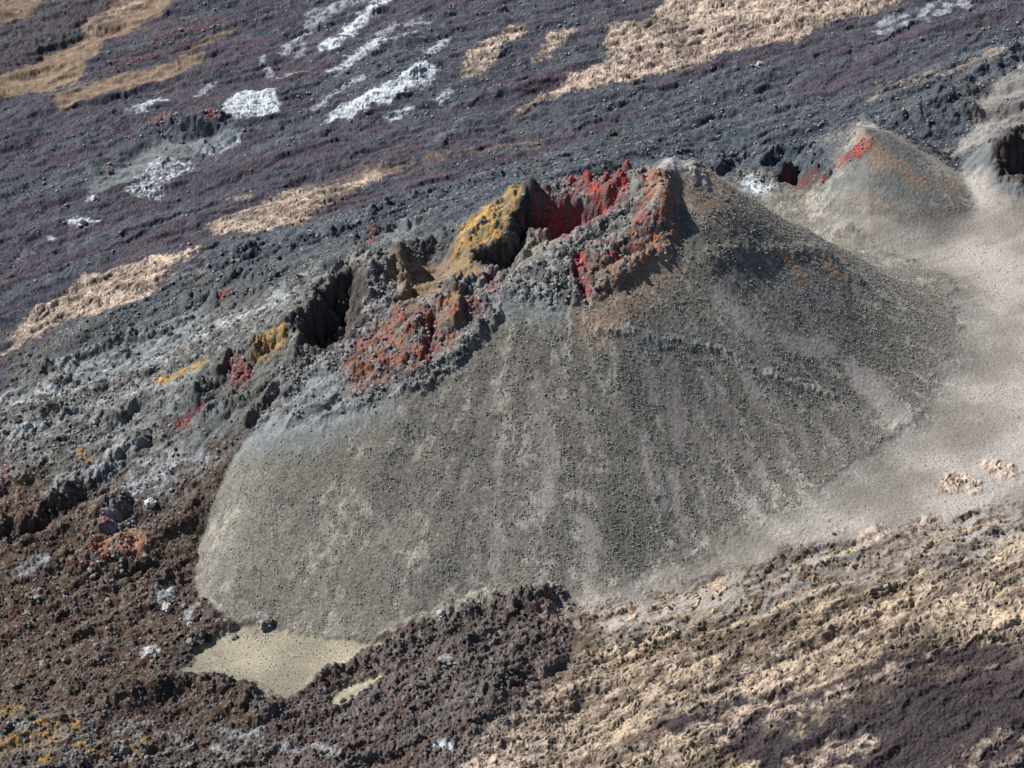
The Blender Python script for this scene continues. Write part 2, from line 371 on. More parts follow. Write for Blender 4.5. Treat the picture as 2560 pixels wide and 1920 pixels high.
# third and second cones, far right slopes
lay(ASH, [(2080,215),(2212,140),(2400,60),(2400,300),(2212,300),(2130,310),(2060,345),(2000,335),(2100,290)], 4, 5, 1, .75)
lay(BSCR, [(2030,395),(2090,345),(2130,322),(2212,395),(2212,425),(2100,430),(2050,410)], 1.2, 1, .5)
lay(DARK, [(2030,395),(2090,345),(2130,322),(2212,395),(2212,425),(2100,430),(2050,410)], 2, 1, .5, .35)
lay(ASH, [(1990,375),(2040,385),(2085,398),(2130,425)], 2.5, 1.5, .8, .8, 'stroke', 4)
lay(SCREE, [(1660,402),(1720,398),(1790,395),(1866,270),(1930,296),(2000,340),(2050,375),(2095,420),(2110,465),(1960,490),(1800,480),(1660,440)], 2.5, 1, .6)
lay(BSCR, [(1775,400),(1822,345),(1866,275),(1925,305),(1995,355),(2060,420),(1960,480),(1800,470)], 3, 1.5, .6, .45)
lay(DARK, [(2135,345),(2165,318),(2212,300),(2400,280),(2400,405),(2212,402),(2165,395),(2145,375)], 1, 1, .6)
lay(WARM, [(1885,300),(1930,330),(2020,400),(1980,410),(1900,350)], 2.5, 1, .6, .45)
lay(WARM, [(1820,430),(1900,420),(1960,450),(1900,465)], 4, 2, .6, .3)
lay(RED, [(1822,345),(1845,322),(1866,315),(1876,330),(1862,345),(1835,352)], 1.2, .8, .7, .95)
lay(RED, [(1832,345),(1850,328),(1868,320)], 1.4, 1, .8, .9, 'stroke', 1.8)
lay(WARM, [(1866,300),(1885,330),(1900,360)], 2.5, 1, .6, .5, 'stroke', 2)
lay(WARM, [(2035,398),(2060,402)], 3, 1, .6, .35, 'stroke', 2)
lay(CLK, [(1560,390),(1600,375),(1660,372),(1690,395),(1680,420),(1640,425)], 1.5, 2, 1, .8)
lay(SILV, [(1586,392),(1610,385),(1640,395),(1672,410),(1660,425),(1640,422),(1610,405)], 1.2, 2, 1, .75)
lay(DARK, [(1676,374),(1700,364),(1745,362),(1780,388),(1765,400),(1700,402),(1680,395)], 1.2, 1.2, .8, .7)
lay(REDB, [(1685,378),(1700,370),(1740,366),(1765,388),(1755,398),(1705,400)], 1.2, 1.4, 1, .75)
lay(RED, [(1778,396),(1788,392)], .7, 1, .6, .7, 'stroke', .9)
lay(BLUE, [(1600,345),(1690,325),(1790,340),(1780,365),(1690,360),(1610,375)], 1.5, 2, 1, .9)
lay(CLK, [(1725,325),(1740,300),(1790,290),(1835,292),(1825,320),(1780,335)], 1.2, 2, 1, .6)
lay(TAN, [(1890,218),(1960,186),(2080,150),(2150,112)], 1.6, 2, 1, .55, 'stroke', 2.6, .6)
lay(SILV, [(1905,62),(1960,45),(2020,28),(2075,8)], 1.6, 3, 1, .55, 'stroke', 3.4, .6)
# summit clinker
clk_pts = [(1440,350),(1462,470),(1440,560),(1335,642),(1200,668),(1090,652),(1075,670),(1000,790),(900,850),(760,900),(700,930),(525,958),(560,880),(640,790),(625,740),(640,690),(690,625),(765,572),(860,558),(990,570),(1000,520),(1060,460),(1130,420),(1240,400),(1340,382)]
lay(CLK, clk_pts, 1.2, 2.2, 1.2)
lay(SAND, [(905,565),(960,560),(1005,575),(1050,595),(1010,610),(930,640),(880,665),(890,610)], 1.2, 1, .8, .85)
lay(DARK, pit3, 1.0, 1.0, .6, .85)  # shadow in the left pit painted into the ground colour
lay(DARK, [(1085,480),(1130,425),(1165,435),(1150,480),(1140,510),(1110,560),(1080,590),(1020,588),(1010,560),(1060,545)], 1, 1, .6, .7)  # painted shade under the right side of the yellow rampart
lay(SCREE, [(1120,520),(1150,478),(1185,488),(1232,514),(1160,560),(1090,600),(1060,588)], .8, .6, .5, .95)
lay(REDB, [(1155,435),(1230,425),(1300,440),(1330,460),(1240,508),(1215,508),(1160,480)], 1, 1, .6, .95)  # dark red rock, with shade on the wall's left half painted in
lay(RED, [(1200,418),(1235,398),(1290,398),(1340,380),(1362,395),(1360,425),(1310,445),(1290,425),(1230,420)], 1.2, 1.6, .8, .8)
lay(REDB, [(1290,455),(1340,440),(1380,420),(1340,465),(1280,490)], 1.4, 1.6, .8, .8)
lay(RED, [(1400,400),(1445,395),(1455,480),(1440,560),(1380,590),(1330,600),(1290,560),(1330,520),(1370,480)], 3, 3, 1.2, .85, patchy=.5, pscale=2.2)
lay(RUST, [(1240,560),(1300,520),(1380,470),(1460,440),(1462,500),(1440,560),(1380,610),(1300,640),(1240,640)], 3, 3, 1.2, .7, patchy=.52, pscale=2.0)
lay(RED, [(1390,398),(1440,392),(1452,440),(1400,440)], 2, 2, 1, .6, patchy=.6)
lay(RED, [(1250,560),(1256,600),(1258,630)], 1, 1.4, .8, .9, 'stroke', 1.8)
lay(WARM, [(1400,400),(1450,390),(1465,430),(1440,470),(1390,440)], 2.5, 2, 1, .5)
lay(YEL, [(985,520),(1000,498),(1050,462),(1130,422),(1128,445),(1095,475),(1085,520),(1050,548),(1010,565),(985,550)], 1.2, 1.2, .9, .92, patchy=1.0, pscale=2.0)
lay(YEL, [(990,600),(1010,580),(1000,560)], 1.5, 1, .8, .55, 'stroke', 3)
lay(YEL, [(925,622),(970,612),(1010,600)], 1.5, 1, .8, .75, 'stroke', 2.2, .6)
lay(YEL, [(556,770),(575,745),(600,735),(618,750),(605,775),(570,785)], 1.2, 1, .8, .8, patchy=.7, pscale=2)
lay(YEL, [(345,830),(390,808),(440,785)], .8, .8, .6, .85, 'stroke', 1.4)
lay(YEL, [(470,770),(500,758)], .8, .8, .6, .4, 'stroke', 1.4)
lay(YEL, [(985,660),(985,700)], 1, .8, .8, .45, 'stroke', 2)
lay(YEL, [(860,590),(880,640)], 2, .8, .8, .35, 'stroke', 3)
lay(REDB, [(740,770),(800,710),(870,680),(940,690),(960,740),(940,800),(860,800),(780,830),(730,815)], 2.5, 2.5, 1.2, .85, patchy=.8, pscale=2.4)
lay(RUST, [(722,800),(760,760),(830,690),(890,660),(960,650),(1040,640),(1030,690),(960,760),(930,800),(860,815),(780,845),(730,830)], 2.5, 2.5, 1.2, .8, patchy=.68, pscale=2.2)
lay(CLK, [(880,720),(930,700),(960,740),(900,760)], 2, 2, 1, .6, patchy=.6)
lay(REDB, [(925,700),(930,740),(920,790)], .9, 1, .8, .8, 'stroke', 2.0)
lay(REDB, [(1000,690),(1060,640),(1050,610)], 1.5, 1, .8, .6, 'stroke', 3, .5)
lay(REDB, [(505,800),(530,810),(520,825)], .9, 1, .8, .8, 'stroke', 2.4)
lay(REDB, [(330,925),(380,925),(430,890)], 1.5, 1, .8, .7, 'stroke', 2.2, .55)
lay(REDB, [(790,535),(812,510),(822,495)], .8, 1, .5, .7, 'stroke', 1.4)
lay(BSCR, [(800,540),(840,505),(880,490),(905,500),(880,520)], 1.5, 1, .5, .85)
lay(BSCR, [(535,955),(600,890),(640,850),(700,800),(740,830),(780,850),(760,890),(700,925),(600,950)], 2.0, 2, 1, .8)
BLUEASH = [([(1085,655),(1130,668),(1190,678)],4),([(740,905),(790,898),(830,890)],3),([(540,960),(640,950),(730,920)],4)]
for p_, w_ in BLUEASH: lay(BSCR, p_, 3, 1.5, .6, .6, 'stroke', w_)
lay(WARM, [(1420,570),(1350,640),(1290,700)], 4, 1.5, .6, .4, 'stroke', 5)
lay(WARM, [(1480,410),(1530,430),(1540,440)], 4, 1.5, .6, .3, 'stroke', 4)
lay(ASH, [(1445,350),(1480,362),(1510,385)], 2, 1.5, .8, .6, 'stroke', 4)
lay(WARM, [(1495,370),(1530,385),(1560,410)], 1.5, 1.5, .6, .6, 'stroke', 2)
lay(SILV, [(1450,352),(1480,362),(1500,375)], 2, 1.5, .6, .4, 'stroke', 3)
lay(BSCR, [(1530,560),(1600,575),(1690,540),(1800,560),(1850,600),(1880,680),(1800,720),(1640,720),(1570,640)], 4, 3, .6, .22)
lay(ASH, [(1530,565),(1600,580),(1690,560),(1800,580),(1850,640),(1800,700),(1660,700),(1580,640)], 4, 4, .8, .4, patchy=.5, pscale=4)
lay(WARM, [(1700,562),(1715,580),(1735,600)], 1.6, 1, .5, .75, 'stroke', 2.0)
lay(WARM, [(1775,565),(1805,585),(1825,605)], 1.6, 1, .5, .65, 'stroke', 2.0)
lay(BSCR, [(1320,720),(1450,700),(1600,720),(1700,730),(1600,760),(1440,745)], 4, 3, .6, .55)
# pale slides of ash on the cone
STRK = [([(1560,640),(1590,680),(1640,720)],3),([(1870,830),(1910,860),(1940,905)],4.5),([(1830,790),(1860,830),(1900,890)],1.6),([(1700,740),(1790,750)],2.5),
 ([(1440,780),(1450,830),(1462,900),(1470,960)],1.8),([(1500,870),(1510,930),(1520,1000)],1.4),([(1270,1130),(1280,1160)],1.8),([(1272,1180),(1275,1220)],1.5),([(1275,1240),(1277,1290)],1.2),
 ([(1600,800),(1640,880)],1.6),([(1690,880),(1720,920),(1740,960)],1.3),([(1330,860),(1350,900)],1.6),([(1640,760),(1660,810)],1.8),([(1545,940),(1580,980)],1.2),
 ([(1450,1020),(1460,1090),(1470,1130)],1.6),([(1620,1080),(1630,1110)],1.6),([(820,1170),(830,1150)],1.2),([(1560,860),(1575,900)],1.1),([(1395,790),(1400,860)],1.2),([(1160,820),(1170,900)],1.3),([(1760,900),(1800,960)],1.2),([(1380,930),(1395,1010)],1.1)]
for p_, w_ in STRK: lay(ASH, p_, 1.4, 1.2, .9, .9, 'stroke', w_)
rs_ = random.Random(11)
for i in range(46):
    px_ = rs_.uniform(1000, 1900); f_ = rs_.uniform(.25, .8)
    top = np.interp(px_, [1000, 1200, 1450, 1900], [800, 690, 620, 640]); bot = np.interp(px_, [1000, 1200, 1500, 1900], [1330, 1285, 1195, 960])
    y0_ = top+(bot-top)*f_; l_ = rs_.uniform(40, 150)*(1 if px_ < 1650 else .6); dx_ = (px_-1230)*.0011*l_
    lay(ASH, [(px_, y0_), (px_+dx_*.5+rs_.uniform(-4, 4), y0_+l_*.5), (px_+dx_, y0_+l_)], 1.0, .9, .7, rs_.uniform(.35, .8), 'stroke', rs_.uniform(.4, 1.2))
# silver crust in the back
SV = [[(692,272),(715,245),(750,235),(800,205),(860,180),(890,142),(915,134),(945,150),(940,175),(915,190),(850,220),(790,245),(750,264)],
      [(472,245),(490,220),(530,208),(585,196),(607,225),(602,247),(560,260),(500,264)]]
for p_ in SV: lay(SILV, p_, .9, 1.6, .9, .95, patchy=1.15, pscale=2.6)
for p_, w_, a_ in [([(705,112),(745,85),(780,45),(825,8)],2.4,.95),([(722,165),(745,145),(790,120),(825,98)],2.2,.8),([(680,235),(715,208),(780,170)],1.6,.6),([(612,120),(635,95),(690,45),(740,20),(790,0)],1.9,.55),
  ([(670,40),(740,10),(790,-8)],1.2,.5),([(640,125),(660,100)],1.6,.4),([(590,178),(650,155)],1.2,.5),([(845,255),(880,235)],1.9,.7),([(948,222),(970,203)],1.5,.8),([(430,210),(470,178)],1.5,.5),([(315,238),(335,210),(342,208)],1.6,.9),([(345,222),(355,220)],1.1,.8),
  ([(285,248),(305,232)],1.3,.6),([(568,132),(576,165)],.9,.6),([(825,78),(850,58)],2.2,.45),([(935,110),(960,92)],1.8,.7),([(850,95),(900,75)],1.4,.6),([(885,60),(915,50)],1.8,.4),([(160,487),(195,484)],1.4,.95),([(195,437),(208,436)],1.2,.95),
  ([(512,292),(506,318),(478,334),(440,335)],.7,.8),([(1630,143),(1646,143)],.7,.95),([(100,508),(112,512)],1.0,.7),([(40,560),(60,545)],1.0,.2),([(930,320),(1010,265)],1.0,.12)]:
    lay(SILV, p_, .9, 1.6, .9, a_, 'stroke', w_, patchy=.85, pscale=2)
lay(SILV, [(270,425),(310,365),(350,348),(428,345),(405,380),(345,432),(290,432)], 1.2, 2, 1, .8, patchy=.34, pscale=1.1)
# smooth tan sand and crust upper left
lay(SAND, [(-200,240),(-200,180),(0,172),(50,155),(120,105),(175,88),(178,60),(240,20),(300,-20),(420,-20),(330,40),(290,60),(218,105),(192,150),(160,190),(60,207)], 1.5, 2.5, 1, .9)
lay(TAN, [(178,85),(182,62),(245,20),(300,0),(330,-5),(250,50)], 1.5, 2, 1, .5)
lay(SAND, [(-200,-20),(130,-20),(60,38),(0,55),(-200,80)], 2, 3, 1, .8)
lay(SAND, [(110,216),(230,172),(340,150),(430,115),(452,125),(380,165),(300,192),(220,206),(160,236),(125,242)], 1.2, 2, 1, .85)
lay(SAND, [(388,122),(412,100),(500,60),(520,56),(480,80),(440,102),(402,122)], 1.0, 1.6, 1, .7)
lay(REDB, [(240,150),(330,110),(400,75),(450,48)], 1.5, 2.5, 1, .35, 'stroke', 3, .5)
lay(DARK, [(-200,0),(0,60),(60,42),(140,0),(280,0),(180,55),(172,88),(110,100),(40,150),(-200,180)], 3, 3, 1, .35)  # dark ground, also painted to stand in for corner vignetting
lay(REDB, [(340,262),(385,255)], .9, 1, .6, .5, 'stroke', 2.2); lay(REDB, [(440,256),(470,258)], .9, 1, .6, .6, 'stroke', 2.2)
# tan ropy flows
T = [[(1310,58),(1400,45),(1440,10),(1500,-30),(1990,-30),(1940,20),(1800,50),(1740,75),(1735,97),(1600,105),(1555,120),(1540,140),(1490,155),(1400,168),(1300,188),(1240,202),(1190,217),(1150,236),(1116,252),(1120,240),(1165,212),(1200,192),(1240,168),(1300,145),(1310,130)],
     [(1003,172),(1012,125),(1050,95),(1100,65),(1132,56),(1132,75),(1090,110),(1060,145),(1030,172)],
     [(1151,142),(1168,100),(1193,62),(1245,53),(1242,75),(1207,102),(1180,132)],
     [(433,498),(500,468),(590,430),(620,418),(700,410),(760,398),(800,375),(837,365),(822,390),(760,425),(690,460),(640,487),(560,509),(500,508)],
     [(-200,860),(0,765),(20,745),(40,700),(120,650),(165,620),(180,592),(245,588),(300,568),(380,548),(442,538),(447,548),(400,572),(350,597),(320,632),(280,652),(220,677),(150,692),(80,727),(40,752),(0,785),(-200,900)]]
for p_ in T: lay(TAN, p_, .8, 1.8, 1.2, .97)
lay(BLUE, [(1310,120),(1330,135),(1260,150),(1230,150)], 2, 2, 1, .7)
lay(SAND, [(835,368),(900,350),(990,332),(1060,322),(1150,320)], 2, 2, 1, .5, 'stroke', 2.6, .7)
lay(SAND, [(640,410),(760,388),(850,362)], 1.5, 2, 1, .5, 'stroke', 2.6)
lay(TAN, [(518,440),(530,434)], .8, 1, .8, .8, 'stroke', 1.4)
lay(TAN, [(350,595),(420,590),(440,610)], 2, 2, 1, .3, 'stroke', 5, .4)
# paler crust bands of the left apron
for p_, w_, c_, a_ in [([(0,905),(150,860),(300,810),(430,745),(540,700),(630,650)],9,CLK,.9),([(60,960),(200,920),(330,870),(420,815)],6,CLK,.8),([(0,1010),(120,990),(230,960),(330,920)],6,CLK,.7),([(430,1010),(330,1060),(260,1110)],7,CLK,.5),([(450,930),(380,990),(300,1040)],7,BSCR,.5),
   ([(660,600),(600,640),(520,690),(430,735)],3,SILV,.35),([(0,885),(100,862),(200,835)],2,SILV,.6),([(150,900),(300,852),(420,800)],1.6,SILV,.5),
   ([(0,872),(120,842),(250,790),(380,740),(480,700),(560,672),(610,650)],3.6,SILV,.42),([(20,868),(60,852),(80,846)],1.1,TAN,.8),([(100,880),(250,830),(400,770),(560,720)],6,CLK,.7),([(210,815),(290,790),(360,780)],2,SILV,.4),
   ([(0,955),(50,940),(100,920)],2.5,SILV,.5),([(150,800),(250,780),(330,745),(400,705)],8,BSCR,.95),([(60,830),(30,860)],3,BSCR,.6),([(250,950),(330,900),(400,850),(440,810)],5,BSCR,.55),
   ([(120,1070),(160,1045),(230,1020),(280,985)],3,SILV,.38),([(285,1060),(330,1040),(350,1025)],3.2,SILV,.42),([(340,1005),(420,985),(440,1000)],3,SILV,.25),([(145,998),(200,985)],1.2,YEL,.75),([(45,1046),(62,1038)],1.2,YEL,.95),([(250,990),(300,965)],1,TAN,.6),
   ([(180,930),(240,900)],4,CLK,.5),([(0,985),(60,1000)],5,CLK,.4)]:
    lay(c_, p_, 1.6, 2, 1.2, a_, 'stroke', w_, patchy=.6, pscale=2.2)
lay(REDB, [(165,1225),(190,1195),(240,1175),(310,1165),(310,1200),(260,1230),(190,1240)], 1.5, 2, 1, .6)
lay(WARM, [(240,1185),(290,1170),(305,1190)], 1.5, 2, 1, .5, 'stroke', 2.5)
lay(REDB, [(0,920),(30,1000),(60,1080),(40,1150),(0,1130)], 4, 4, 1, .45, patchy=.45, pscale=3)
lay(YEL, [(345,830),(390,808),(440,785)], .8, .8, .6, .85, 'stroke', 1.4)
lay(YEL, [(560,775),(585,750),(612,745)], .8, .8, .6, .7, 'stroke', 2.4, patchy=.8)
for p_, w_, a_ in [([(350,1302),(370,1296)],1.6,.6),([(410,1330),(420,1325)],1.2,.5),([(315,1417),(335,1414)],1.4,.8),([(60,1240),(90,1225)],2,.35),([(230,1145),(255,1130)],2,.3),([(480,1590),(560,1585)],.9,.5),([(460,1620),(480,1625)],1.4,.5),([(620,1620),(720,1640)],1.2,.3),([(940,1625),(960,1622)],1.0,.9)]:
    lay(SILV, p_, .8, 1.4, .8, a_, 'stroke', w_)
lay(CLK, [(130,1545),(300,1560),(520,1580),(560,1620),(560,1800),(-200,1800),(-200,1560),(0,1530)], 3, 4, 1, .55, patchy=.6)
for p_, w_ in [([(0,1530),(50,1540)],1.6),([(85,1575),(110,1600),(100,1640)],2.4),([(150,1560),(160,1590)],1.6),([(290,1625),(330,1615)],2),([(20,1610),(60,1600)],2.5),([(180,1620),(220,1640)],1.6)]:
    lay(YEL, p_, 1.2, 2, 1, .6, 'stroke', w_, patchy=.6, pscale=1.6)
# right foreground bands
for p_, w_, a_ in [([(1060,1640),(1160,1560),(1260,1530),(1420,1500),(1600,1470),(1800,1440),(1960,1340),(2080,1290),(2212,1230),(2400,1150)],7,.6),([(1100,1670),(1250,1620),(1400,1600),(1450,1560),(1560,1540),(1620,1560)],8,.7),([(1300,1470),(1450,1430),(1700,1400),(1800,1370),(1900,1320)],4,.4),([(1180,1330),(1300,1320),(1400,1350)],4,.3),([(1700,1300),(1850,1260),(1980,1200)],5,.35),([(1960,1200),(2000,1230),(2050,1260)],6,.45),([(1190,1490),(1230,1460),(1290,1480)],5,.4),([(2100,1330),(2212,1290),(2400,1240)],8,.5)]:
    lay(TAN, p_, 3, 4, 1.5, a_, 'stroke', w_, patchy=.62, pscale=3)
lay(AA, [(1440,1590),(1425,1568),(1500,1542),(1640,1508),(1720,1502),(1830,1465),(1930,1418),(2040,1400),(2400,1385),(2400,1900),(1700,1900),(1650,1659),(1590,1640),(1600,1600),(1560,1585),(1500,1570),(1470,1600)], 1.4, 2.4, .8, 1)
lay(TAN, [(1545,1540),(1600,1522),(1700,1512),(1720,1530),(1790,1510),(1800,1495),(1900,1455),(2040,1412),(2025,1428),(1900,1490),(1830,1530),(1700,1562),(1620,1575),(1590,1620),(1500,1600),(1520,1560)], 1.0, 2, 1.2, .9, patchy=.85)
lay(MIX, [(1650,1600),(1800,1545),(1950,1480),(2100,1440),(2212,1425)], 1.5, 2.5, 1.2, .5, 'stroke', 1.8, patchy=.5)
lay(TAN, [(1700,1640),(1800,1590),(1870,1580),(1900,1600),(1860,1659),(1700,1800)], 1.2, 2, 1.2, .85, patchy=.7)
lay(TAN, [(2050,1659),(2110,1610),(2212,1565),(2400,1540),(2400,1700)], 1.2, 2, 1.2, .7, patchy=.6)

Wt /= Wt.sum(0, keepdims=True)+F(1e-6)
# ------------------------------------------------------------------ relief of each class
xo, yo = x, y
x = xo+F(.6)*H; y = yo+F(.9)*H
f1, v1 = worley(x/F(2.3), y/F(2.3), 1)
f2, v2 = worley(x/F(.95), y/F(.95), 2)
f3, v3 = worley(fu/F(4.6), fv/F(3.2), 3)
q1 = worley(x/F(1.35)+wfx*F(.3), y/F(1.35)+wfy*F(.3), 8)[0]; q2, vq = worley(x/F(.62), y/F(.62), 12)
vr = worley(x/F(.47), y/F(.47), 15)[1]
jag = fbm(x/F(1.1), y/F(1.1), 3, 110)
d2 = np.clip(1-f2/.75, 0, 1)**.8*(.2+v2)*1.1 + np.clip(1-q2/.8, 0, 1)*(.15+.6*vq)*.6 + .15*jag
d1 = np.clip(1-f1/.85, 0, 1)**.7*(.15+v1)*.9 + np.clip(1-q1/.85, 0, 1)*.55 + np.abs(jag)*.45
d3 = np.sqrt(np.clip(1-(f3/.75)**2, 0, 1))*(.1+v3)
nf = perlin(x/F(.62), y/F(.62), 9); nm = fbm(fu/F(5), fv/F(2.2), 3, 11)
wa = fbm(x/F(7), y/F(7), 2, 30); wb = fbm(x/F(7), y/F(7), 2, 33)
ru = fu/F(2.6)+wa*F(2.2); rv = fv/F(1.15)+wb*F(3.0)
rope = 1-np.abs(perlin(ru, rv, 14))*2.2
rope2 = 1-np.abs(perlin(ru*F(2.1), rv*F(1.9), 17))*2.2
ropeM = 1-np.abs(perlin(fu/F(6)+wa*F(1.6), fv/F(1.25)+wb*F(2.2), 19)+.35*perlin(fu/F(1.6), fv/F(.8), 20))*2.0
x, y = xo, yo
c0 = fbm(x/F(3.5), y/F(3.5), 3, 130)
PT = np.array(at_h(1235, 440, 50)); th = np.arctan2(x-PT[0], -(y-PT[1])).astype(F); rr = np.hypot(x-PT[0], y-PT[1]).astype(F)
stk = fbm(th*F(20), rr/F(26), 4, 50)                                     # slides running down the cone
fall = fbm(th*F(70)+wa*F(.6), rr/F(16), 3, 59)
slide = fbm(th*F(17)+wa*F(.5), rr/F(19)+wb*F(.5), 4, 57)*(.35+.75*sstep(-45,10,x))+.18*c0
gl = fbm(th*F(9), rr/F(60), 3, 55)
pat = sstep(-.30, .40, fbm(x/F(3.0), y/F(3.0), 4, 80)*.9-stk*.3+.25*sstep(-20,20,x)-.15)
gr, gv = worley(x/F(.72), y/F(.72), 6)
x, y = xo, yo
SUMW = np.zeros(x.size, F); s_, m_, _ = region([(2000,-50),(2300,-50),(2300,420),(1700,460),(1500,420),(1460,560),(1330,660),(1080,680),(1000,800),(700,950),(0,1300),(0,700),(700,450),(1100,330),(1440,320)], 5, 2); SUMW[s_] = m_
rel = np.zeros((NCL, x.size), F)
rel[AA] = .30*d2+.22*nm+.2*nf+.22*d3*sstep(-.2,.5,wa)
rel[BLUE] = (.42*d1+.38*d2+.5*nm+.2*nf+.8*d3*sstep(-.1,.5,wa))*(1-.35*sstep(40,70,y))
rel[TAN] = .34*rope+.24*rope2+.35*nm+.5*d3+.2*d2
rel[SILV] = .35*rope+.25*rope2+.3*nm
rel[SCREE] = .06*d2+.09*d2*pat+.07*nf+.10*vr+.03*stk+.10*gl
rel[ASH] = .05*nf+.05*nm+.07*vr+.05*d2
rel[POOL] = .04*nf-.15
rel[RED] = .6*d1+.5*d2+.2*nf; rel[REDB] = rel[RED]; rel[RUST] = .6*d1+.5*d2+.2*nf; rel[CLK] = .7*d1+.6*d2+.2*nf
rel[YEL] = .3*d1+.4*d2+.2*nf
rel[BROWN] = .6*d1*sstep(-.2,.6,wb)+.34*d2+.25*nf+.5*d3*sstep(-.2,.5,wb)+.35*nm
rel[RUB] = .8*d1+.45*d2+.25*nf+1.1*d3*sstep(-.2,.5,wb)+.3*nm
rel[SAND] = .1*d2+.1*nf+.15*nm
rel[BSCR] = .22*d2+.12*nf
rel[MIX] = .38*ropeM+.2*rope2+.5*nm+.5*d3*sstep(-.2,.5,wa)+.3*d2
rel[DARK] = 1.1*d1+.5*d2
rel[WARM] = .22*d2+.1*nf
Dp = ((Wt*rel).sum(0)*far)
Hs = H.reshape(R_, C_)
for _ in range(3): Hs = (Hs+np.roll(Hs, 1, 0)+np.roll(Hs, -1, 0)+np.roll(Hs, 1, 1)+np.roll(Hs, -1, 1))/5
hx = np.gradient(Hs, axis=1)/np.gradient(X, axis=1); hy = np.gradient(Hs, axis=0)/np.gradient(Y, axis=0)
hy = hy - hx*np.gradient(X, axis=0)/np.gradient(Y, axis=0)
ln = np.sqrt(1+hx*hx+hy*hy).ravel(); hx = np.clip(hx.ravel(), -4, 4); hy = np.clip(hy.ravel(), -4, 4)
off = np.clip(Dp, -.6, 1.6)*far*SUMW
jx = perlin((x+F(.8)*H)/F(.9), (y+H)/F(.9), 120)+.5*perlin((x+F(.8)*H)/F(.42), (y+H)/F(.42), 121); jy = perlin((x+F(.8)*H)/F(.9), (y+H)/F(.9), 123)
rk = 1-np.clip(Wt[SCREE]+Wt[ASH]+Wt[BSCR]+Wt[SAND], 0, 1)
XX = x-hx/ln*off*F(.35)+jx*F(.22)*SUMW*rk*far; YY = y-hy/ln*off*F(.35)+jy*F(.14)*SUMW*rk*far
H += Dp*(1-SUMW)+Dp*SUMW/np.minimum(ln, 2.2)
del rel

# ------------------------------------------------------------------ mineral colours (albedo) of each class; DARK and REDB also carry painted shade
def C3(r_, g_, b_): return np.array([r_, g_, b_], F)[:, None]
def mix3(a, b, t): return a*(1-t)+b*t
c_lo = fbm(x/F(22), y/F(22), 3, 90); c_mid = fbm(x/F(2.8), y/F(2.8), 3, 93); c_fin = perlin(x/F(.5), y/F(.5), 97)
c_str = fbm(fu/F(30), fv/F(4.5), 4, 99)
t_m = sstep(-.5, .5, c_mid); t_s = sstep(-.45, .45, c_str); t_f = sstep(-.5, .5, c_fin)
col = np.zeros((3, x.size), F)
col += Wt[AA]*mix3(mix3(mix3(C3(.070,.056,.074), C3(.060,.044,.046), sstep(-20,-60,y)), mix3(C3(.048,.052,.068), C3(.044,.037,.041), sstep(-20,-60,y)), t_s), C3(.15,.135,.145), t_f*.45*t_m*(1-.5*sstep(-20,-60,y)))
apr = sstep(40, -10, y)*sstep(20, -30, x)
col += Wt[BLUE]*mix3(mix3(mix3(C3(.033,.048,.068), C3(.062,.066,.066), apr), mix3(C3(.070,.084,.100), C3(.125,.125,.112), apr), t_s), C3(.19,.195,.195), t_f*.5*t_m)
col += Wt[TAN]*mix3(C3(.15,.122,.105), C3(.56,.45,.365), sstep(.05,1.05,rope*.4+rope2*.25+c_mid*.4+c_lo*.3+.15))
col += Wt[SILV]*mix3(C3(.20,.23,.26), C3(.56,.61,.66), sstep(-.2,.7,rope*.7+c_mid*.4+.1))
col += Wt[SCREE]*mix3(mix3(C3(.188,.177,.154), C3(.33,.31,.275), sstep(.08,.5,slide+.12*c_mid+.22*fall)*.85), C3(.105,.102,.095), np.clip(pat*.25+pat*(vq-.35)*1.1-.25*fall, 0, 1))*(.72+.56*vr)
col += Wt[ASH]*mix3(mix3(C3(.243,.222,.205), C3(.33,.306,.285), sstep(-.5,.6,c_lo+.35*c_str)), C3(.16,.155,.15), sstep(.84,.9,gv)*sstep(.5,.3,gr)*.8)
col += Wt[POOL]*mix3(C3(.225,.203,.158), C3(.295,.27,.208), sstep(-.5,.5,c_mid*.6+c_lo))
col += Wt[RED]*mix3(C3(.37,.058,.048), C3(.15,.075,.08), sstep(-.4,.35,c_mid+.4*c_fin))
col += Wt[REDB]*mix3(C3(.26,.065,.06), C3(.12,.09,.10), t_m)
col += Wt[RUST]*mix3(C3(.26,.125,.08), C3(.16,.125,.105), sstep(-.3,.4,c_mid+.4*c_fin))
col += Wt[YEL]*mix3(C3(.46,.27,.075), C3(.20,.155,.09), sstep(-.35,.35,c_mid+.5*c_fin))
col += Wt[BROWN]*mix3(mix3(C3(.066,.041,.032), C3(.110,.083,.066), t_m), C3(.27,.26,.24), sstep(.72,.9,vq)*.7*t_f)
col += Wt[RUB]*mix3(mix3(C3(.098,.068,.062), C3(.125,.108,.10), t_s), C3(.24,.22,.21), sstep(.82,.95,v2)*.6)
col += Wt[SAND]*mix3(C3(.175,.13,.092), C3(.24,.18,.13), t_m)
col += Wt[BSCR]*mix3(C3(.15,.172,.185), C3(.21,.23,.24), t_m)
col += Wt[MIX]*mix3(C3(.135,.105,.080), C3(.48,.385,.275), sstep(.05,1.1,ropeM*.5+c_str*1.1+c_mid*.35+.1))
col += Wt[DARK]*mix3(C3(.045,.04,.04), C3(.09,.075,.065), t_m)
col += Wt[CLK]*mix3(mix3(C3(.085,.092,.098), C3(.25,.245,.235), sstep(-.45,.45,c_mid+.4*c_fin)), C3(.05,.052,.06), sstep(.6,.9,v1)*.6)
col += Wt[WARM]*mix3(C3(.42,.24,.14), C3(.36,.25,.17), t_m)
col *= (1+.12*c_lo)*(1+.22*c_fin)
col = np.clip(col, .01, .85)

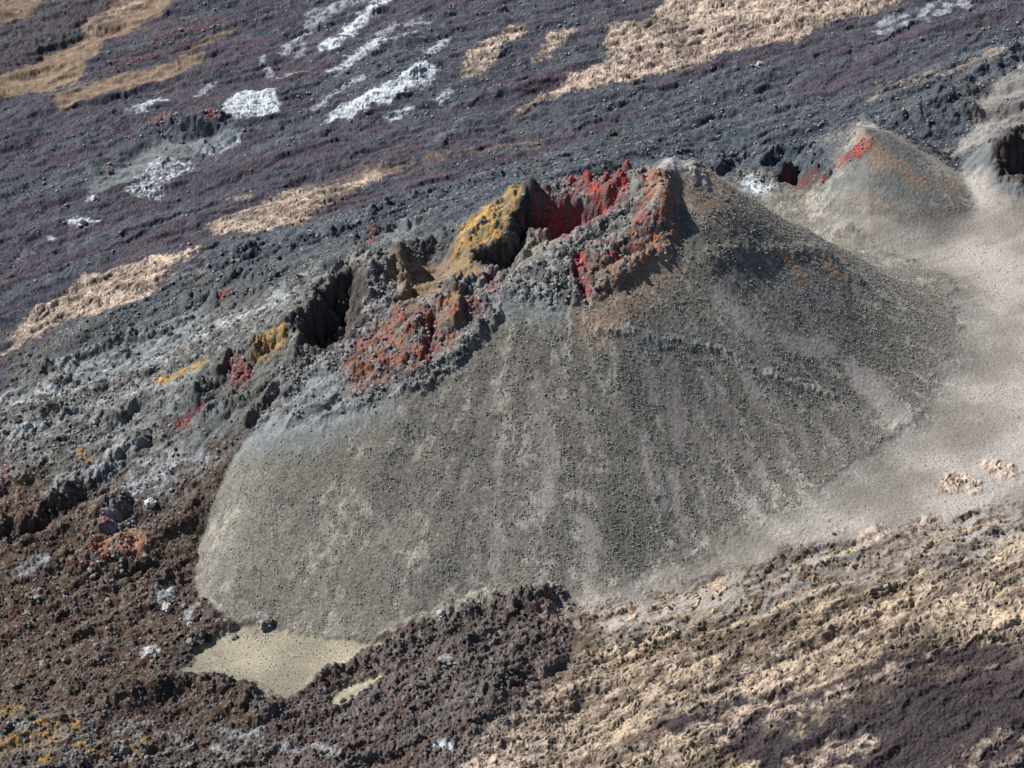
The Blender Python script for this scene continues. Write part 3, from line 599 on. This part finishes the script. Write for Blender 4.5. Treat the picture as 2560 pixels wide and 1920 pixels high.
# ------------------------------------------------------------------ which body of land each face belongs to
body = np.zeros(x.size, np.int16)
BODIES = [("lava_plain", "dark purple-grey lava field strewn with rubble around and behind the cinder cones", "lava field", "structure", None)]
def mark(name, label, cat, wts, thr=.5, parent=None, kind="structure"):
    BODIES.append((name, label, cat, kind, parent)); body[wts > thr] = len(BODIES)-1
    return len(BODIES)-1
def wmap(pts, feather=.6, warp=1.8, fine=.8, kind='poly', width=3.0):
    s, m, d = region(pts, feather, warp, fine, kind, width); w_ = np.zeros(x.size, F); w_[s] = m; return w_
mark("broken_lava", "brown broken lava ground sloping to the lower left corner, flecked with pale rocks", "lava field", Wt[BROWN])
mark("rubble_ground", "purple-brown rubble at the bottom between the tan sand flat and the ropy crust", "rubble", Wt[RUB])
mark("ropy_lava_field", "cream and brown wrinkled ropy lava crust filling the lower right corner", "lava field", Wt[MIX]+Wt[TAN]*(y < -40))
mark("ash_plain", "smooth pale grey ash plain on the right, sweeping round the foot of the large cone", "ash plain", ash)
mark("sand_flat", "flat tan sand basin at the lower left foot of the large cone", "sand", pool)
mark("lava_apron", "blue-grey clinkery lava apron spilling left from the crater chain", "lava slope", wmap([(-300,1000),(0,850),(40,765),(150,700),(300,655),(420,560),(560,505),(720,470),(900,420),(1100,360),(1250,335),(1440,345),(1440,600),(1000,800),(520,960),(440,1000),(300,1010),(160,1060),(60,1010)], 4, 5, 1))
hill_id = mark("hill", "large grey scree-covered cinder cone filling the middle of the view", "cinder cone", scree)
SUMMIT = wmap(clk_pts, 1.2, 2.2, 1.2)
mark("rim_rock", "rough red and grey clinker below the crater lip", None, SUMMIT, .5, hill_id)
mark("spatter_rampart", "yellow sulphur-stained rampart left of the red crater", None, wmap([(985,520),(1000,498),(1050,462),(1130,422),(1128,445),(1095,475),(1085,520),(1050,548),(1010,565),(985,550)], 1.2, 1.2, .9), .5, hill_id)
mark("crater_bowl", "crimson-walled crater bowl under the summit", None, wmap(pit1, .5, .8, .4), .5, hill_id)
mark("crater_pit", "black shadowed pit at the left end of the crater chain", None, wmap(pit3, .5, .8, .4), .5, hill_id)
mark("hill", "smaller smooth grey cone with a red tip, standing on the right behind the large cone", "cinder cone", wmap([(1790,395),(1820,345),(1845,312),(1866,270),(1925,300),(1995,348),(2080,425),(2090,470),(1960,490),(1800,480),(1700,450),(1740,405)], 2, 1, .6))
mark("hill", "dark low cone with a black rocky hollow at the right edge", "cinder cone", wmap([(2030,395),(2090,345),(2130,318),(2170,295),(2400,260),(2400,425),(2212,425),(2100,430),(2050,410)], 1.2, 1, .5))
mark("crater", "shallow blue-grey crater among dark lava at the upper left", "crater", wmap([(320,262),(400,250),(480,252),(512,290),(505,325),(430,342),(340,340),(300,300)], 1.2, 2, .8))
for p_, l_ in zip(T, ("broad cream ropy lava flow at the top right of the view", "narrow tan ropy lava tongue left of the broad cream flow at the top", "short tan ropy lava tongue just left of the broad cream flow's edge",
        "cream lens-shaped ropy lava flow left of the crater chain", "long cream ropy lava flow running off the left edge")):
    mark("lava_flow", l_, "lava flow", wmap(p_))
for p_, l_ in zip(SV, ("long silver-grey crust of lava with a knobbly upper end", "rounded silver lava crust beside the shallow crater")):
    mark("lava_crust", l_, "lava crust", wmap(p_))
mark("lava_crust", "thin bright silver lava streak rising to the top edge", "lava crust", wmap([(705,112),(745,85),(780,45),(825,8)], .6, 1.6, .9, 'stroke', 2.6))
mark("lava_crust", "silver lava streak directly above the long knobbly one", "lava crust", wmap([(722,165),(745,145),(790,120),(825,98)], .6, 1.6, .9, 'stroke', 2.4))
mark("lava_crust", "mottled black and white lava patch below the shallow crater", "lava crust", wmap([(270,425),(310,365),(350,348),(428,345),(405,380),(345,432),(290,432)], 1.2, 2, 1))
mark("sand_strip", "wide tan sand strip crossing the upper left corner", "sand", wmap([(-200,240),(-200,180),(0,172),(50,155),(120,105),(175,88),(178,60),(240,20),(300,-20),(420,-20),(330,40),(290,60),(218,105),(192,150),(160,190),(60,207)], 1.5, 2.5, 1))
mark("sand_strip", "narrow tapering tan sand strip below the wide one at upper left", "sand", wmap([(110,216),(230,172),(340,150),(430,115),(452,125),(380,165),(300,192),(220,206),(160,236),(125,242)], 1.2, 2, 1))

# ------------------------------------------------------------------ materials
def terrain_mat(name, rough=.92, spec=.15, bump=.35, scale=2.2):
    m = bpy.data.materials.new(name); m.use_nodes = True; nt = m.node_tree
    b = nt.nodes['Principled BSDF']; b.inputs['Roughness'].default_value = rough
    b.inputs['Specular IOR Level'].default_value = spec
    at = nt.nodes.new('ShaderNodeAttribute'); at.attribute_name = 'mineral'
    tc = nt.nodes.new('ShaderNodeTexCoord')
    nz = nt.nodes.new('ShaderNodeTexNoise'); nz.inputs['Scale'].default_value = scale; nz.inputs['Detail'].default_value = 5
    nz.inputs['Roughness'].default_value = .7
    mr = nt.nodes.new('ShaderNodeMapRange'); mr.inputs[1].default_value = .3; mr.inputs[2].default_value = .7; mr.inputs[3].default_value = .62; mr.inputs[4].default_value = 1.38
    mx = nt.nodes.new('ShaderNodeMix'); mx.data_type = 'RGBA'; mx.blend_type = 'MULTIPLY'; mx.inputs[0].default_value = 1
    bp = nt.nodes.new('ShaderNodeBump'); bp.inputs['Strength'].default_value = bump; bp.inputs['Distance'].default_value = .35
    L = nt.links.new
    L(tc.outputs['Object'], nz.inputs['Vector']); L(nz.outputs['Fac'], mr.inputs[0])
    L(at.outputs['Color'], mx.inputs[6]); L(mr.outputs[0], mx.inputs[7]); L(mx.outputs[2], b.inputs['Base Color'])
    L(nz.outputs['Fac'], bp.inputs['Height']); L(bp.outputs[0], b.inputs['Normal'])
    return m
M_rough = terrain_mat("clinker_rock", .95, .12, 1.0, 1.9)
M_smooth = terrain_mat("ash_and_sand", 1.0, .05, .2, 2.6)
M_crust = terrain_mat("glassy_crust", .6, .4, .5, 1.7)
MATS = {"ash_plain": M_smooth, "sand_flat": M_smooth, "hill": M_smooth, "sand_strip": M_smooth, "lava_crust": M_crust}

def rock_mat(name, ca_, cb_):
    m = bpy.data.materials.new(name); m.use_nodes = True; nt = m.node_tree
    b = nt.nodes['Principled BSDF']; b.inputs['Roughness'].default_value = .95; b.inputs['Specular IOR Level'].default_value = .15
    tc = nt.nodes.new('ShaderNodeTexCoord'); oi = nt.nodes.new('ShaderNodeObjectInfo')
    nz = nt.nodes.new('ShaderNodeTexNoise'); nz.inputs['Scale'].default_value = 2.5; nz.inputs['Detail'].default_value = 6
    cr = nt.nodes.new('ShaderNodeValToRGB'); cr.color_ramp.elements[0].position = .35; cr.color_ramp.elements[1].position = .65
    cr.color_ramp.elements[0].color = (*ca_, 1); cr.color_ramp.elements[1].color = (*cb_, 1)
    ad = nt.nodes.new('ShaderNodeVectorMath'); ad.operation = 'ADD'
    bp = nt.nodes.new('ShaderNodeBump'); bp.inputs['Strength'].default_value = .7; bp.inputs['Distance'].default_value = .2
    L = nt.links.new
    L(tc.outputs['Object'], ad.inputs[0]); L(oi.outputs['Random'], ad.inputs[1]); L(ad.outputs[0], nz.inputs['Vector'])
    L(nz.outputs['Fac'], cr.inputs[0]); L(cr.outputs[0], b.inputs['Base Color']); L(nz.outputs['Fac'], bp.inputs['Height']); L(bp.outputs[0], b.inputs['Normal'])
    return m
RM = {'scree': rock_mat("scree_basalt", (.15,.147,.137), (.40,.385,.35)), 'grey': rock_mat("grey_basalt", (.13,.13,.13), (.30,.29,.27)), 'dark': rock_mat("dark_basalt", (.05,.05,.055), (.14,.135,.13)),
      'red': rock_mat("oxidised_basalt", (.14,.07,.06), (.27,.14,.12)), 'pale': rock_mat("pale_crust_rock", (.38,.38,.37), (.62,.62,.60)), 'tan': rock_mat("tan_rock", (.3,.24,.17), (.5,.42,.3))}

# ------------------------------------------------------------------ build the land meshes, one per body
idx = np.arange(R_*C_, dtype=np.int64).reshape(R_, C_)
quads = np.stack([idx[:-1, :-1], idx[:-1, 1:], idx[1:, 1:], idx[1:, :-1]], -1).reshape(-1, 4)
fb = body[quads[:, 0]]
V = np.stack([XX, YY, H], 1)
rgba = np.concatenate([col.T, np.ones((x.size, 1), F)], 1)
objs = {}
for bi, (nm_, lab, cat, kind, par) in enumerate(BODIES):
    q = quads[fb == bi]
    if len(q) == 0: continue
    used = np.zeros(x.size, bool); used[q.ravel()] = True
    remap = np.cumsum(used)-1
    me = bpy.data.meshes.new(nm_); vv = V[used]; qq = remap[q].astype(np.int32)
    org = np.array([vv[:, 0].mean(), vv[:, 1].mean(), 0], F) if bi else np.zeros(3, F)
    me.vertices.add(len(vv)); me.vertices.foreach_set('co', np.ascontiguousarray(vv-org, F).ravel())
    me.loops.add(len(qq)*4); me.loops.foreach_set('vertex_index', qq.ravel())
    me.polygons.add(len(qq)); me.polygons.foreach_set('loop_start', np.arange(0, len(qq)*4, 4, dtype=np.int32))
    ca_ = me.color_attributes.new('mineral', 'FLOAT_COLOR', 'POINT')
    ca_.data.foreach_set('color', np.ascontiguousarray(rgba[used], F).ravel())
    me.update(calc_edges=True)
    me.materials.append(MATS.get(nm_, M_rough))
    o = bpy.data.objects.new(nm_, me); scene.collection.objects.link(o); o.location = org
    o['label'] = lab
    if par is None:
        o['category'] = cat; o['kind'] = kind
    else:
        o.parent = objs[par]; o.location = Vector(org)-objs[par].location
    objs[bi] = o

# ------------------------------------------------------------------ rocks
Hg = H.reshape(R_, C_)
def ground(px_, py_):
    r_ = np.clip(np.searchsorted(yy, py_)-1, 0, R_-2); t = (py_-yy[r_])/(yy[r_+1]-yy[r_])
    def row(r2):
        c = (px_/W[r2]+1)/2*(NC-1); c0 = np.clip(np.floor(c).astype(int), 0, NC-2); f = c-c0
        return Hg[r2, 9+c0]*(1-f)+Hg[r2, 9+c0+1]*f
    return row(r_)*(1-t)+row(r_+1)*t
import bmesh
def rock_mesh(name, seed, sub=3, mat=None, rough=.32):
    bm = bmesh.new(); bmesh.ops.create_icosphere(bm, subdivisions=sub, radius=1)
    rs = random.Random(seed); ph = [rs.uniform(0, 50) for _ in range(3)]
    from mathutils import noise
    sx, sy, sz = rs.uniform(.85, 1.3), rs.uniform(.7, 1.0), rs.uniform(.6, .85)
    for v in bm.verts:
        p = v.co.copy(); q = Vector((p.x+ph[0], p.y+ph[1], p.z+ph[2]))
        c = noise.voronoi(q*1.3)[0][0]
        k_ = 1+rough*(noise.noise(q*1.3)*1.2+noise.noise(q*3.1)*.5+noise.noise(q*6.5)*.25)-.28*c
        v.co = Vector((p.x*sx, p.y*sy, p.z*sz))*k_
    me = bpy.data.meshes.new(name); bm.to_mesh(me); bm.free()
    if mat: me.materials.append(mat)
    return me
variants = {k_: [rock_mesh("boulder", 10*i+j, 3, m) for j in range(5)] for i, (k_, m) in enumerate(RM.items())}
big = {k_: rock_mesh("boulder", 900+i, 4, m, .45) for i, (k_, m) in enumerate(RM.items())}
rnd = random.Random(5)
def rock(px, py, size, tone, label, group=None, mesh=None, xy=None):
    p = land([(px, py)])[0] if xy is None else xy
    z = float(ground(np.array(p[0]), np.array(p[1])))
    o = bpy.data.objects.new("boulder", mesh or rnd.choice(variants[tone]))
    scene.collection.objects.link(o)
    o.location = (p[0], p[1], z+size*.22); o.scale = (size*rnd.uniform(.9, 1.15), size*rnd.uniform(.9, 1.1), size*rnd.uniform(.85, 1.1))
    o.rotation_euler = (rnd.uniform(-.25, .25), rnd.uniform(-.25, .25), rnd.uniform(0, 6.28))
    o['label'] = label; o['category'] = 'boulder'
    if group: o['group'] = group
    return o
for a in [(570,1348,2.5,'grey',"large grey boulder with a sharp shadow between scree foot and tan sand flat"),
          (432,1383,2.2,'dark',"dark boulder at the upper left shore of the tan sand flat"),
          (507,1378,1.2,'grey',"small grey boulder on the upper edge of the sand flat, beside the dark one"),
          (968,1444,2.7,'grey',"large rounded grey boulder standing on the purple rubble at the bottom centre"),
          (1110,1527,1.5,'dark',"round dark boulder on the rubble right of the large rounded grey one"),
          (1160,1292,1.6,'dark',"left one of the dark boulder pair at the foot of the scree"),
          (1205,1290,1.9,'dark',"right one of the dark boulder pair at the foot of the scree"),
          (1222,1405,1.5,'dark',"black boulder at the right margin of the rubble, beside ropy crust"),
          (1155,1385,1.4,'dark',"dark boulder in the middle of the rubble above the black one"),
          (952,1340,1.3,'pale',"pale rock at the left end of the rubble ridge below the scree"),
          (325,1097,1.7,'pale',"pale lavender boulder on the brown slope left of the scree"),
          (362,1322,1.9,'pale',"whitish boulder on brown lava left of the scree foot"),
          (326,1417,1.5,'pale',"flat white rock on the brown lava left of the tan sand flat"),
          (412,1362,1.0,'pale',"small pale rock just above the dark shore boulder"),
          (1318,292,2.4,'dark',"lone dark boulder on the purple lava plain beyond the summit"),
          (1900,182,2.4,'dark',"lone dark boulder on the lava plain behind the second cone"),
          (410,664,1.9,'dark',"dark boulder in the clinker of the left apron"),
          (488,650,2.6,'red',"reddish spatter pinnacle standing on the left clinker apron"),
          (865,705,1.9,'dark',"rounded grey-black block on the red clinker below the crater chain"),
          (518,812,2.3,'red',"red spatter block in front of the black ridge left of the crater pit"),
          (178,487,2.0,'pale',"white rock slab on the lava plain at far left"),
          (203,436,1.4,'pale',"small white rock on the lava plain, above the white slab"),
          (1640,143,1.4,'pale',"bright white rock on dark lava under the broad cream flow"),
          (958,1624,1.1,'pale',"bright white rock near the bottom edge of the rubble"),
          (2070,1046,1.6,'tan',"tan rock poking out of the pale ash plain at right"),
          (230,1150,1.8,'red',"reddish block with a shadow on the upper brown slope"),
          (240,380,1.6,'red',"brown rock knob left of the mottled lava patch")]:
    rock(a[0], a[1], a[2]*.82, a[3], a[4], None, big[a[3]])
ZN = [([(430,1300),(505,1345),(430,1400),(360,1460),(60,1440),(20,1250),(300,1200)], 48, 'grey', .45, 1.1, "grey boulder among many on the brown lava left of the sand flat", "boulders on the brown lava"),
      ([(640,1510),(830,1410),(1050,1315),(1210,1295),(1220,1400),(1100,1600),(700,1640)], 62, 'dark', .45, 1.15, "dark boulder among many on the purple rubble at the bottom", "boulders on the purple rubble"),
      ([(1100,640),(1330,640),(1440,550),(1440,440),(1250,520),(1100,600)], 40, 'dark', .5, 1.0, "dark clinker block on the red slope under the summit crater", "clinker blocks under the summit crater"),
      ([(760,900),(990,780),(1050,650),(900,680),(740,800),(600,900)], 40, 'grey', .5, 1.0, "grey clinker block on the rusty slope below the crater chain", "clinker blocks below the crater chain"),
      ([(60,830),(300,660),(640,540),(640,640),(350,740),(100,880)], 46, 'dark', .6, 1.3, "dark lava block on the blue-grey apron left of the craters", "blocks on the left apron"),
      ([(1480,480),(1560,450),(1700,560),(1640,640),(1500,680)], 30, 'grey', .3, .55, "small grey stone on the upper right flank of the large cone", "stones on the upper flank")]
def inside(P, qx, qy): return polydist(P, np.array([qx], F), np.array([qy], F))[0] > 0
for pts, cnt, tone, s0, s1, lab, grp in ZN:
    P = land(pts); lo = P.min(0); hi = P.max(0); kdone = 0
    while kdone < cnt:
        qx, qy = rnd.uniform(lo[0], hi[0]), rnd.uniform(lo[1], hi[1])
        if not inside(P, qx, qy): continue
        rock(0, 0, s0+(s1-s0)*rnd.random()**2.2, tone, lab, grp, xy=(qx, qy)); kdone += 1

# loose stones: one body of scree gravel per ground
def gravel(name, weight, cnt, s0, s1, mat, label, seed):
    rs = np.random.RandomState(seed)
    w_ = np.clip(weight, 0, 1).reshape(R_, C_).copy()
    dA = np.gradient(yy)[:, None]*(W/NC)[:, None]
    w_ *= dA; w_[:, :9] = 0; w_[:, -9:] = 0; w_[:8] = 0; w_[-10:] = 0
    cdf = np.cumsum(w_.ravel(), dtype=np.float64); cdf /= cdf[-1]
    ii = np.searchsorted(cdf, rs.rand(cnt)); 
    gx = x[ii]+rs.uniform(-.2, .2, cnt); gy = y[ii]+rs.uniform(-.2, .2, cnt); gz = H[ii]
    t = (1+5**.5)/2
    iv = np.array([(-1,t,0),(1,t,0),(-1,-t,0),(1,-t,0),(0,-1,t),(0,1,t),(0,-1,-t),(0,1,-t),(t,0,-1),(t,0,1),(-t,0,-1),(-t,0,1)])/1.9
    fc = np.array([(0,11,5),(0,5,1),(0,1,7),(0,7,10),(0,10,11),(1,5,9),(5,11,4),(11,10,2),(10,7,6),(7,1,8),(3,9,4),(3,4,2),(3,2,6),(3,6,8),(3,8,9),(4,9,5),(2,4,11),(6,2,10),(8,6,7),(9,8,1)])
    sz = s0+(s1-s0)*rs.rand(cnt)**3
    ax = rs.uniform(.6, 1.3, (cnt, 3)); ax[:, 2] *= .8
    th_ = rs.rand(cnt)*6.28; c_, s_ = np.cos(th_), np.sin(th_)
    v = iv[None]*ax[:, None]*rs.uniform(.75, 1.2, (cnt, 12, 1))*sz[:, None, None]
    vx = v[..., 0]*c_[:, None]-v[..., 1]*s_[:, None]; vy = v[..., 0]*s_[:, None]+v[..., 1]*c_[:, None]
    P = np.stack([vx+gx[:, None], vy+gy[:, None], v[..., 2]+(gz+sz*.2)[:, None]], -1).reshape(-1, 3)
    T_ = (fc[None]+np.arange(cnt)[:, None, None]*12).reshape(-1, 3).astype(np.int32)
    me = bpy.data.meshes.new(name); me.vertices.add(len(P)); me.vertices.foreach_set('co', P.astype(F).ravel())
    me.loops.add(T_.size); me.loops.foreach_set('vertex_index', T_.ravel()); me.polygons.add(len(T_))
    me.polygons.foreach_set('loop_start', np.arange(0, T_.size, 3, dtype=np.int32)); me.update(calc_edges=True)
    me.materials.append(mat); o = bpy.data.objects.new(name, me); scene.collection.objects.link(o)
    o['label'] = label; o['category'] = 'gravel'; o['kind'] = 'stuff'
gravel("scree_stones", Wt[SCREE]*scree*(.1+pat), 75000, .07, .23, RM['scree'], "loose grey stones scattered all over the scree of the large cone", 1)
gravel("ash_stones", Wt[ASH]*ash*(.05+sstep(0,.5,c_mid+c_lo)), 1300, .08, .26, RM['grey'], "small dark stones dotted over the pale ash plain", 2)
gravel("lava_rubble", (Wt[BROWN]+Wt[RUB]+Wt[MIX]*.5), 12000, .16, .6, RM['dark'], "loose dark rubble over the brown and purple foreground lava", 3)
gravel("clinker_rubble", (Wt[CLK]+Wt[BLUE]*.25+Wt[REDB]+Wt[RED]), 12000, .2, .65, RM['grey'], "loose grey clinker on the crater slopes and the left apron", 4)
gravel("sand_pebbles", pool*(.2+sstep(-92,-80,y)+sstep(0,.6,c_mid)), 1300, .06, .24, RM['grey'], "pebbles dotted on the tan sand flat", 6)
print("boulders", sum(1 for o in bpy.data.objects if o.name.startswith('boulder')), "verts", x.size)
